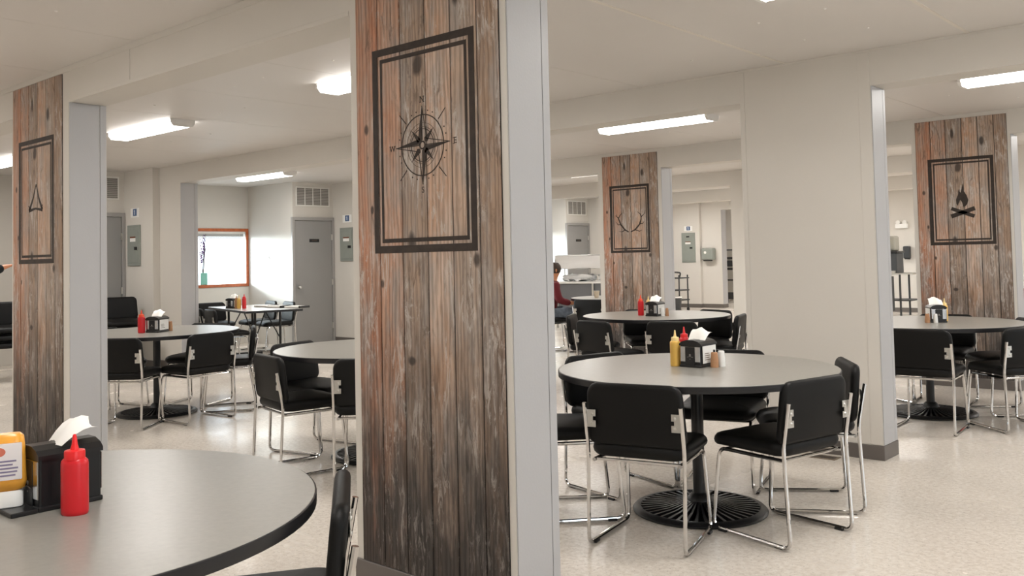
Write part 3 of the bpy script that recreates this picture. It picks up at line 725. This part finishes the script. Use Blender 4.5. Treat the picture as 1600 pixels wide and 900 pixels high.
dispenser(-2.46, 8.155, ZT, 'black napkin dispenser with chrome sides on the table before the campfire panel', math.radians(30), w=.13, d=.19)
shaker(-2.495, 8.035, ZT, 'brown pepper shaker on the table before the campfire panel', KRAFT, .075, .020)
shaker(-2.437, 8.060, ZT, 'white salt shaker on the table before the campfire panel', PLWHITE, .075, .018)
bottle('mustard_bottle', -2.43, 8.285, ZT, 'yellow mustard bottle behind the napkin dispenser, campfire table', YEL, YELC, h=.135, r=.026)

dispenser(-8.185, 4.17, ZT, 'black napkin dispenser on the left round table', math.radians(30))
bottle('ketchup_bottle', -8.215, 4.03, ZT, 'red ketchup bottle on the left round table', RED, mat('cap_orange_red', (.80, .08, .02), .3), h=.150, r=.033)
shaker(-8.19, 4.30, ZT, 'brown pepper shaker on the left round table', KRAFT, .090, .021)

dispenser(-11.90, 7.22, ZF, 'black napkin dispenser on the rectangular table by the window', math.radians(20))
bottle('ketchup_bottle', -11.64, 7.24, ZF, 'dark red ketchup bottle on the rectangular table by the window', RED, REDC, h=.150, r=.030)
bottle('mustard_bottle', -11.71, 7.20, ZF, 'yellow mustard bottle on the rectangular table by the window', YEL, YELC, h=.135, r=.030)
bottle('sauce_bottle', -11.78, 7.20, ZF, 'brown sauce bottle on the rectangular table by the window', KRAFT, KRAFT, h=.130, r=.026)
for x, y, lab in ((-11.35, 7.62, 'open white booklet on the rectangular table, middle one'), (-10.98, 7.68, 'open white booklet on the rectangular table, nearest the grey door'), (-11.72, 7.66, 'open white booklet on the rectangular table, left one')):
    bk = thing('booklet', lab, 'booklet', (x, y, ZF), .2)
    obj('pages', box(-.15, .13, -.10, .10, .002, .028, .008), PAPER, bk)
    obj('cover', box(-.155, .15, -.105, .105, 0, .003), BLACKP, bk)
    obj('spine', tube(new_bm(), [(.14, -.10, .016), (.14, .10, .016)], .016), BLACKP, bk, smooth=True)
cup = thing('paper_cup', 'small paper cup on the small far round table', 'cup', (-8.10, 10.98, ZT))
obj('cup_body', lathe(new_bm(), [(.032, 0), (.045, .10), (.043, .10), (.030, .006)], 20), CUPP, cup, smooth=True); obj('rim', lathe(new_bm(), [(.044, .098), (.047, .100), (.044, .102)], 20, cap=False), PAPER, cup, smooth=True)

# ------------------------------------------------------------------ window dressing in the window bay
wy0, wy1, wz0, wz1 = LW[0]
bl = thing('window_blind', 'grey blind rolled up to the top of the bright window', 'blind', (XE-.045, (wy0+wy1)/2, wz1))
hw = (wy1-wy0)/2
obj('head_rail', box(-.02, .02, -hw+.01, hw-.01, -.035, -.002, .003, 1), VENTW, bl)
for q in range(5): obj('slat', box(-.022, .022, -hw+.015, hw-.015, -.0455-q*.011, -.036-q*.011), BLIND, bl)
obj('bottom_rail', box(-.02, .02, -hw+.015, hw-.015, -.112, -.098, .003, 1), BLIND, bl)
obj('cord', tube(new_bm(), [(.026, hw-.10, -.03), (.026, hw-.10, -.20)], .003, 6), VENTW, bl)
va = thing('vase', 'mint green square vase of dried purple stems on the window sill', 'vase', (XE-.035, 8.07, wz0))
obj('vase_body', bx(box(-.035, .035, -.065, .065, 0, .205, .008), -.028, .028, -.056, .056, .20, .206), MINT, va)
st = new_bm(); bl_ = new_bm()
for q in range(9):
    a = random.uniform(-.09, .09); b_ = random.uniform(-.02, .02); h = random.uniform(.35, .74)
    tube(st, [(0, a*.15, .20), (b_*.5, a*.6, .20+h*.45), (b_, a+.02, .20+h)], .0035, 5)
    for z in range(6):
        f = .5+.09*z; lathe(bl_, [(.001, -.016), (.012, -.004), (.010, .008), (.001, .018)], 6, (b_*f, a*f+random.uniform(-.012, .012), .20+h*f))
obj('stems', st, STEM, va); obj('blossoms', bl_, PURP, va)['kind'] = 'stuff'
hk = thing('wall_hook', 'small metal hook on the bright closet wall beside the window', 'hook', (-13.48, YP[2]-.93, 1.517))
obj('hook_plate', box(-.02, .02, -.004, 0, -.035, .035, .002, 1), STEEL, hk); obj('hook_arm', tube(new_bm(), rpath([(0, -.004, .01), (0, -.045, .0), (0, -.05, -.03), (0, -.03, -.04)], .015), .006, 8), STEM, hk, smooth=True)
fv = thing('floor_vent', 'brown metal floor vent at the foot of the plain pale pillar', 'floor vent', (-2.60, 6.03, 0))
obj('vent_rim', box(-.12, .12, -.055, .055, 0, .004, .001, 1), mat('vent_brown', (.20, .16, .12), .5), fv)
for q in range(11): obj('slot', box(-.105+q*.0195, -.094+q*.0195, -.040, .040, .004, .0045), BLACKP, fv)

# ------------------------------------------------------------------ food station beyond the antler panel
fs = thing('serving_station', 'grey serving station with white plastic over its upper shelf, left of the antler panel', 'serving station', (-10.75, 14.6, 0), math.radians(20))
for x0, x1 in ((-.72, -.02), (.02, .72)): obj('cabinet_panel', box(x0, x1, -.30, .30, .08, .86, .004), GREYP, fs)
obj('counter', box(-.76, .76, -.34, .34, .86, .90, .006), PLWHITE, fs)
for x in (-.74, 0, .74): obj('edge_post', box(x-.018, x+.018, -.335, -.305, 0, .86, .002, 1), STEEL, fs)
for x in (-.70, .70): obj('shelf_post', tube(new_bm(), [(x, .1, .90), (x, .1, 1.40)], .012), STEEL, fs, smooth=True)
obj('upper_shelf', box(-.76, .76, -.22, .30, 1.40, 1.425, .004), STEEL, fs)
def crumple(bm, x0, x1, y0, y1, z0, z1, n=12, amp=.03):
    bx(bm, x0, x1, y0, y1, z0, z1); bmesh.ops.subdivide_edges(bm, edges=bm.edges[:], cuts=5, use_grid_fill=True)
    for v in bm.verts: v.co += Vector((random.uniform(-1, 1), random.uniform(-1, 1), random.uniform(-1, 1)))*amp
    return bm
obj('plastic_drape', crumple(new_bm(), -.78, .78, -.26, -.225, 1.16, 1.41, amp=.018), FILMW, fs, smooth=True, angle=80)
for i, (x, lab) in enumerate(((-.35, 'crumpled white plastic bag on the serving station counter, left'), (.38, 'crumpled white plastic bag on the serving station counter, right'))):
    ca, sa = math.cos(math.radians(20)), math.sin(math.radians(20))
    tag(obj('plastic_bag', crumple(new_bm(), -.30, .30, -.16, .12, .02, .12, amp=.025), FILMW, None, (-10.75+x*ca, 14.6+x*sa, .90), math.radians(20), True, 80), lab, 'plastic bag')

# ------------------------------------------------------------------ far beige room: dispenser, cart, bin, fridge
so = thing('soap_dispenser', 'grey wall dispenser beside the farthest electrical panel', 'dispenser', (-11.76, YP[5], 1.20))
obj('housing', box(-.165, .165, -.18, 0, .03, .33, .03, 3), PANELG, so); obj('outlet', box(-.12, .06, -.16, 0, 0, .03, .004), BLACKP, so); obj('badge', prism(new_bm(), disc(-.05, .22, .035, 14), PF, -.183, -.18), VENTW, so)
uc = thing('utility_cart', 'black utility cart with a looped handle before the far beige wall', 'cart', (-12.02, 19.55, 0))
for x in (-.25, .25):
    for y in (-.2, .2): obj('post', tube(new_bm(), [(x, y, .08), (x, y, .88)], .018), DKGREY, uc, smooth=True)
for z in (.28, .52, .82): obj('shelf', box(-.28, .28, -.24, .24, z-.03, z, .008), DKGREY, uc)
obj('handle', tube(new_bm(), rpath([(.26, -.2, .80), (.30, -.2, .94), (.20, -.2, .95), (-.2, -.2, .95)], .05), .02), DKGREY, uc, smooth=True)
for x in (-.25, .25):
    for y in (-.2, .2): obj('castor', lathe(new_bm(), [(.03, 0), (.04, .03), (.03, .08)], 12, (x, y, 0)), BLACKP, uc)
tb = thing('waste_bin', 'dark waste bin with a pale liner rim in front of the cart', 'bin', (-11.66, 18.95, 0))
obj('bin_body', lathe(new_bm(), [(.14, 0), (.17, .37), (.16, .37), (.13, .02)], 20), DKGREY, tb, smooth=True); obj('liner', lathe(new_bm(), [(.172, .345), (.176, .375), (.16, .38)], 20, cap=False), PLWHITE, tb, smooth=True)
# second row wall + appliance seen through the sixth partition
ov = thing('steel_oven', 'tall black and steel oven in the room behind the far beige wall', 'oven', (-12.10, 23.4, 0))
obj('oven_body', box(-.45, .45, -.35, .35, .10, 1.50, .01), DKGREY, ov)
for z0, z1 in ((.30, .62), (.66, .92), (1.28, 1.46)): obj('oven_door', box(-.42, .42, -.375, -.35, z0, z1, .006), STEEL, ov)
for z in (1.0, 1.2): obj('oven_handle', tube(new_bm(), [(-.38, -.40, z), (.38, -.40, z)], .015), STEEL, ov, smooth=True)
for x in (-.4, .4):
    for y in (-.3, .3): obj('leg', box(x-.025, x+.025, y-.025, y+.025, 0, .10), BLACKP, ov)
# kitchen corner seen left of the campfire panel
el = thing('emergency_light', 'white twin-head emergency light on the far bright kitchen wall', 'emergency light', (-6.95, YP[5], 1.86))
obj('housing', box(-.13, .13, -.07, 0, 0, .10, .01), PLWHITE, el)
for x in (-.07, .07):
    hb = lathe(new_bm(), [(.02, 0), (.045, .03), (.05, .06), (.045, .065)], 14); bmesh.ops.rotate(hb, verts=hb.verts, cent=(0, 0, 0), matrix=Matrix.Rotation(PI/2, 3, 'X')); bmesh.ops.translate(hb, verts=hb.verts, vec=(x, 0, .135)); obj('lamp_head', hb, VENTW, el, smooth=True)
td = thing('towel_dispenser', 'dark towel dispenser on the far bright kitchen wall', 'dispenser', (-6.84, YP[5], 1.17))
obj('housing', box(-.075, .065, -.12, 0, .02, .29, .02, 3), DKGREY, td); obj('chute', box(-.05, .05, -.10, -.02, 0, .02), BLACKP, td)
ks = thing('kitchen_table', 'stainless steel work table with dark legs in the far kitchen', 'work table', (-6.83, 19.75, 0))
obj('table_top', box(-.55, .55, -.33, .33, .87, .90, .004), STEEL, ks)
for x in (-.45, .27):
    for y in (-.28, .28): obj('leg', tube(new_bm(), [(x, y, 0), (x, y, .87)], .022), DKGREY, ks, smooth=True)
obj('lower_shelf', box(-.48, .48, -.30, .30, .32, .35, .003), DKGREY, ks)
cm = thing('coffee_brewer', 'dark grey coffee brewer on the far steel work table', 'coffee brewer', (-6.83, 19.75, .90))
obj('brewer_body', box(-.20, .20, -.22, .20, 0, .42, .015), DKGREY, cm); obj('brewer_hopper', box(-.15, .15, -.15, .15, .46, .78, .04, 3), mat('smoky_plastic', (.25, .24, .20), .2, spec=.5), cm); obj('brewer_deck', box(-.22, .22, -.26, .22, .42, .46, .006), BLACKP, cm); obj('drip_tray', box(-.18, .18, -.30, -.22, .0, .05, .005), STEEL, cm)
kc = thing('kitchen_cabinet', 'dark grey under-counter unit beneath the far steel work table', 'cabinet', (-6.92, 19.40, 0))
obj('unit_body', box(-.26, .26, -.25, .02, .12, .84, .01), DKGREY, kc)
for x in (-.2, .2): obj('leg', box(x-.02, x+.02, -.2, -.16, 0, .12), BLACKP, kc)
# drink cooler at the right picture edge
dc = thing('drink_cooler', 'red drink cooler with white lid on a black stand, at the right picture edge', 'cooler', (-2.24, 10.75, 0))
obj('stand', box(-.22, .22, -.22, .22, .0, .74, .01), BLACKP, dc); obj('cooler_body', lathe(new_bm(), [(.15, .74), (.17, .76), (.175, .95), (.17, .965)], 28), JUGR, dc, smooth=True); obj('cooler_lid', lathe(new_bm(), [(.178, .965), (.178, .99), (.12, 1.03), (.05, 1.035)], 28), PLWHITE, dc, smooth=True); obj('tap', box(-.02, .02, -.215, -.17, .79, .83, .004), PLWHITE, dc)

# ------------------------------------------------------------------ people
def skinned(name, V, E_, rad, m, parent=None, loc=(0, 0, 0), rz=0., sub=2, root=0):
    me = bpy.data.meshes.new(name+'_src'); me.from_pydata(V, E_, []); o = bpy.data.objects.new('tmp', me); C.objects.link(o)
    md = o.modifiers.new('skin', 'SKIN'); md.use_smooth_shade = True
    for i, r in enumerate(rad):
        sv = me.skin_vertices[0].data[i]; sv.radius = r if isinstance(r, tuple) else (r, r); sv.use_root = (i == root)
    s = o.modifiers.new('sub', 'SUBSURF'); s.levels = sub; s.render_levels = sub
    dg = bpy.context.evaluated_depsgraph_get(); me2 = bpy.data.meshes.new_from_object(o.evaluated_get(dg)); me2.name = name
    C.objects.unlink(o); bpy.data.objects.remove(o)
    me2.materials.clear(); me2.materials.append(m)
    for p in me2.polygons: p.use_smooth = True
    return put(name, me2, parent, loc, rz)
def chain(V, E_, rad, pts, rs, start=None):
    prev = start
    for p, r in zip(pts, rs):
        V.append(p); rad.append(r)
        if prev is not None: E_.append((prev, len(V)-1))
        prev = len(V)-1
    return prev
def head_feats(par, c, facing_y=1):
    x, y, z = c
    hb = lathe(new_bm(), [(.001, .118), (.06, .105), (.092, .06), (.098, .02), (.090, -.03), (.075, -.05)], 18, cap=False)
    for v in hb.verts: v.co = Vector((v.co.x*.93, v.co.y*1.08-.018, v.co.z)) + Vector(c)
    obj('hair', hb, HAIR, par, smooth=True)
    for s in (-1, 1):
        obj('eye', lathe(new_bm(), [(.001, -.009), (.010, 0), (.001, .009)], 10, (x+s*.032, y+.088, z+.006)), BLACKP, par, smooth=True)
        obj('ear', lathe(new_bm(), [(.001, -.03), (.012, -.012), (.014, .012), (.001, .03)], 8, (x+s*.084, y-.002, z-.008)), SKIN, par, smooth=True)
    obj('mouth', box(x-.022, x+.022, y+.082, y+.090, z-.062, z-.056, .002, 1), mat('lips', (.35, .10, .07), .6), par)
def hand(V, E_, rad, wrist, d, up, side, start):
    d = Vector(d).normalized(); up = Vector(up).normalized(); sd = d.cross(up).normalized()*side; w_ = Vector(wrist)
    palm = chain(V, E_, rad, [tuple(w_+d*.05), tuple(w_+d*.085)], [(.034, .018), (.036, .015)], start)
    for k, (o_, L_) in enumerate(((-.030, .062), (-.010, .074), (.010, .070), (.029, .054))):
        b_ = w_+d*.09+sd*o_; chain(V, E_, rad, [tuple(b_), tuple(b_+d*L_*.5-up*.008), tuple(b_+d*L_-up*.026)], [.0095, .0085, .007], palm)
    t_ = w_+d*.04-sd*.034; chain(V, E_, rad, [tuple(t_), tuple(t_+d*.03-sd*.018-up*.008), tuple(t_+d*.055-sd*.020-up*.016)], [.011, .0095, .008], palm-1)
# seated person in maroon, local +y = facing
ps = thing('person', 'person in a maroon jacket and grey-blue jeans, seated, half hidden by the nearest pillar', 'person', (-8.70, 10.60, 0), math.radians(-42))
V, E_, rd = [], [], []
pel = chain(V, E_, rd, [(0, -.02, .53)], [(.15, .11)])
ch_ = chain(V, E_, rd, [(0, .0, .68), (0, .03, .86), (0, .05, .98), (0, .07, 1.06)], [(.145, .10), (.165, .11), (.13, .09), (.055, .055)], pel)
chain(V, E_, rd, [(0, .085, 1.12), (0, .10, 1.19), (0, .10, 1.26)], [(.06, .065), (.078, .092), (.068, .082)], ch_)
for s in (-1, 1):
    e = chain(V, E_, rd, [(s*.185, .05, .96), (s*.235, .11, .75), (s*.16, .31, .70)], [.058, .044, .030], ch_-1)
    hand(V, E_, rd, (s*.16, .31, .70), (-s*.25, 1, 0), (0, 0, 1), s, e)
    chain(V, E_, rd, [(s*.09, .04, .52), (s*.11, .26, .54), (s*.12, .44, .52), (s*.12, .46, .28), (s*.12, .42, .09), (s*.125, .46, .04), (s*.13, .58, .035)], [.092, .085, .066, .056, .042, (.042, .036), (.038, .026)], pel)
skinned('body', V, E_, rd, SKIN, ps)
head_feats(ps, (0, .10, 1.20))
V, E_, rd = [], [], []
p0 = chain(V, E_, rd, [(0, -.02, .53), (0, .0, .68), (0, .03, .86), (0, .05, .98), (0, .065, 1.045)], [(.172, .135), (.170, .128), (.185, .132), (.145, .108), (.075, .075)])
for s in (-1, 1): chain(V, E_, rd, [(s*.19, .05, .965), (s*.238, .11, .75), (s*.165, .295, .70)], [.078, .062, .048], p0-1)
skinned('jacket', V, E_, rd, MAROON, ps)
V, E_, rd = [], [], []
p0 = chain(V, E_, rd, [(0, -.03, .54)], [(.165, .125)])
for s in (-1, 1): chain(V, E_, rd, [(s*.09, .04, .53), (s*.11, .26, .55), (s*.12, .44, .525), (s*.12, .465, .28), (s*.12, .43, .10)], [.108, .100, .082, .072, .062], p0)
skinned('jeans', V, E_, rd, DENIM, ps)
for s in (-1, 1): obj('shoe', flatb(new_bm(), [(.046, .13, 0), (.050, .135, .02), (.046, .125, .06), (.03, .08, .09)], e=.8), BLKCLOTH, ps, (s*.125, .50, 0), smooth=True)
dup(cp, (-8.70, 10.60, 0), math.radians(-42), 'black padded chair under the person in maroon', 'black padded sled chairs')
# standing person at the left edge, mostly out of frame; local +y = towards the raised arm
p2 = thing('person', 'person in a black long-sleeved top at the left picture edge, only the raised forearm showing', 'person', (-11.55, 3.46, 0), 0)
V, E_, rd = [], [], []
pel = chain(V, E_, rd, [(0, 0, .93)], [(.15, .11)])
ch_ = chain(V, E_, rd, [(0, 0, 1.10), (0, 0, 1.30), (0, 0, 1.43), (0, 0, 1.51)], [(.135, .10), (.16, .11), (.13, .09), (.055, .055)], pel)
chain(V, E_, rd, [(0, .015, 1.57), (0, .025, 1.64), (0, .025, 1.71)], [(.06, .065), (.078, .092), (.068, .082)], ch_)
e = chain(V, E_, rd, [(-.19, 0, 1.40), (-.25, .02, 1.14), (-.22, .12, .90)], [.056, .043, .030], ch_-1); hand(V, E_, rd, (-.22, .12, .90), (0, .3, -1), (1, 0, 0), 1, e)
e = chain(V, E_, rd, [(.19, .02, 1.40), (.21, .24, 1.33), (.16, .50, 1.42)], [.056, .043, .030], ch_-1); hand(V, E_, rd, (.16, .50, 1.42), (-.15, 1, .25), (0, -.2, 1), 1, e)
for s in (-1, 1): chain(V, E_, rd, [(s*.09, 0, .86), (s*.10, .02, .50), (s*.105, 0, .10), (s*.11, .04, .04), (s*.115, .16, .035)], [.092, .062, .043, (.042, .036), (.038, .026)], pel)
skinned('body', V, E_, rd, SKIN, p2); head_feats(p2, (0, .025, 1.66))
V, E_, rd = [], [], []
p0 = chain(V, E_, rd, [(0, 0, .90), (0, 0, 1.10), (0, 0, 1.30), (0, 0, 1.43), (0, 0, 1.495)], [(.17, .13), (.158, .12), (.178, .128), (.142, .105), (.072, .072)])
chain(V, E_, rd, [(-.192, 0, 1.40), (-.252, .02, 1.14), (-.224, .11, .92)], [.072, .058, .046], p0-1)
chain(V, E_, rd, [(.192, .02, 1.40), (.212, .24, 1.33), (.165, .485, 1.415)], [.072, .062, .055], p0-1)
skinned('top', V, E_, rd, BLKCLOTH, p2)
V, E_, rd = [], [], []
p0 = chain(V, E_, rd, [(0, 0, .93)], [(.158, .12)])
for s in (-1, 1): chain(V, E_, rd, [(s*.09, 0, .84), (s*.10, .02, .50), (s*.105, 0, .10)], [.105, .080, .064], p0)
skinned('trousers', V, E_, rd, DENIM, p2)
for s in (-1, 1): obj('shoe', flatb(new_bm(), [(.046, .13, 0), (.050, .135, .02), (.046, .125, .06), (.03, .08, .09)], e=.8), BLKCLOTH, p2, (s*.11, .08, 0), smooth=True)

# outside ground, so that the windows look out on something
og = struct('ground_outside', box(-60, 50, -50, 80, -.40, -.13), OUTW)
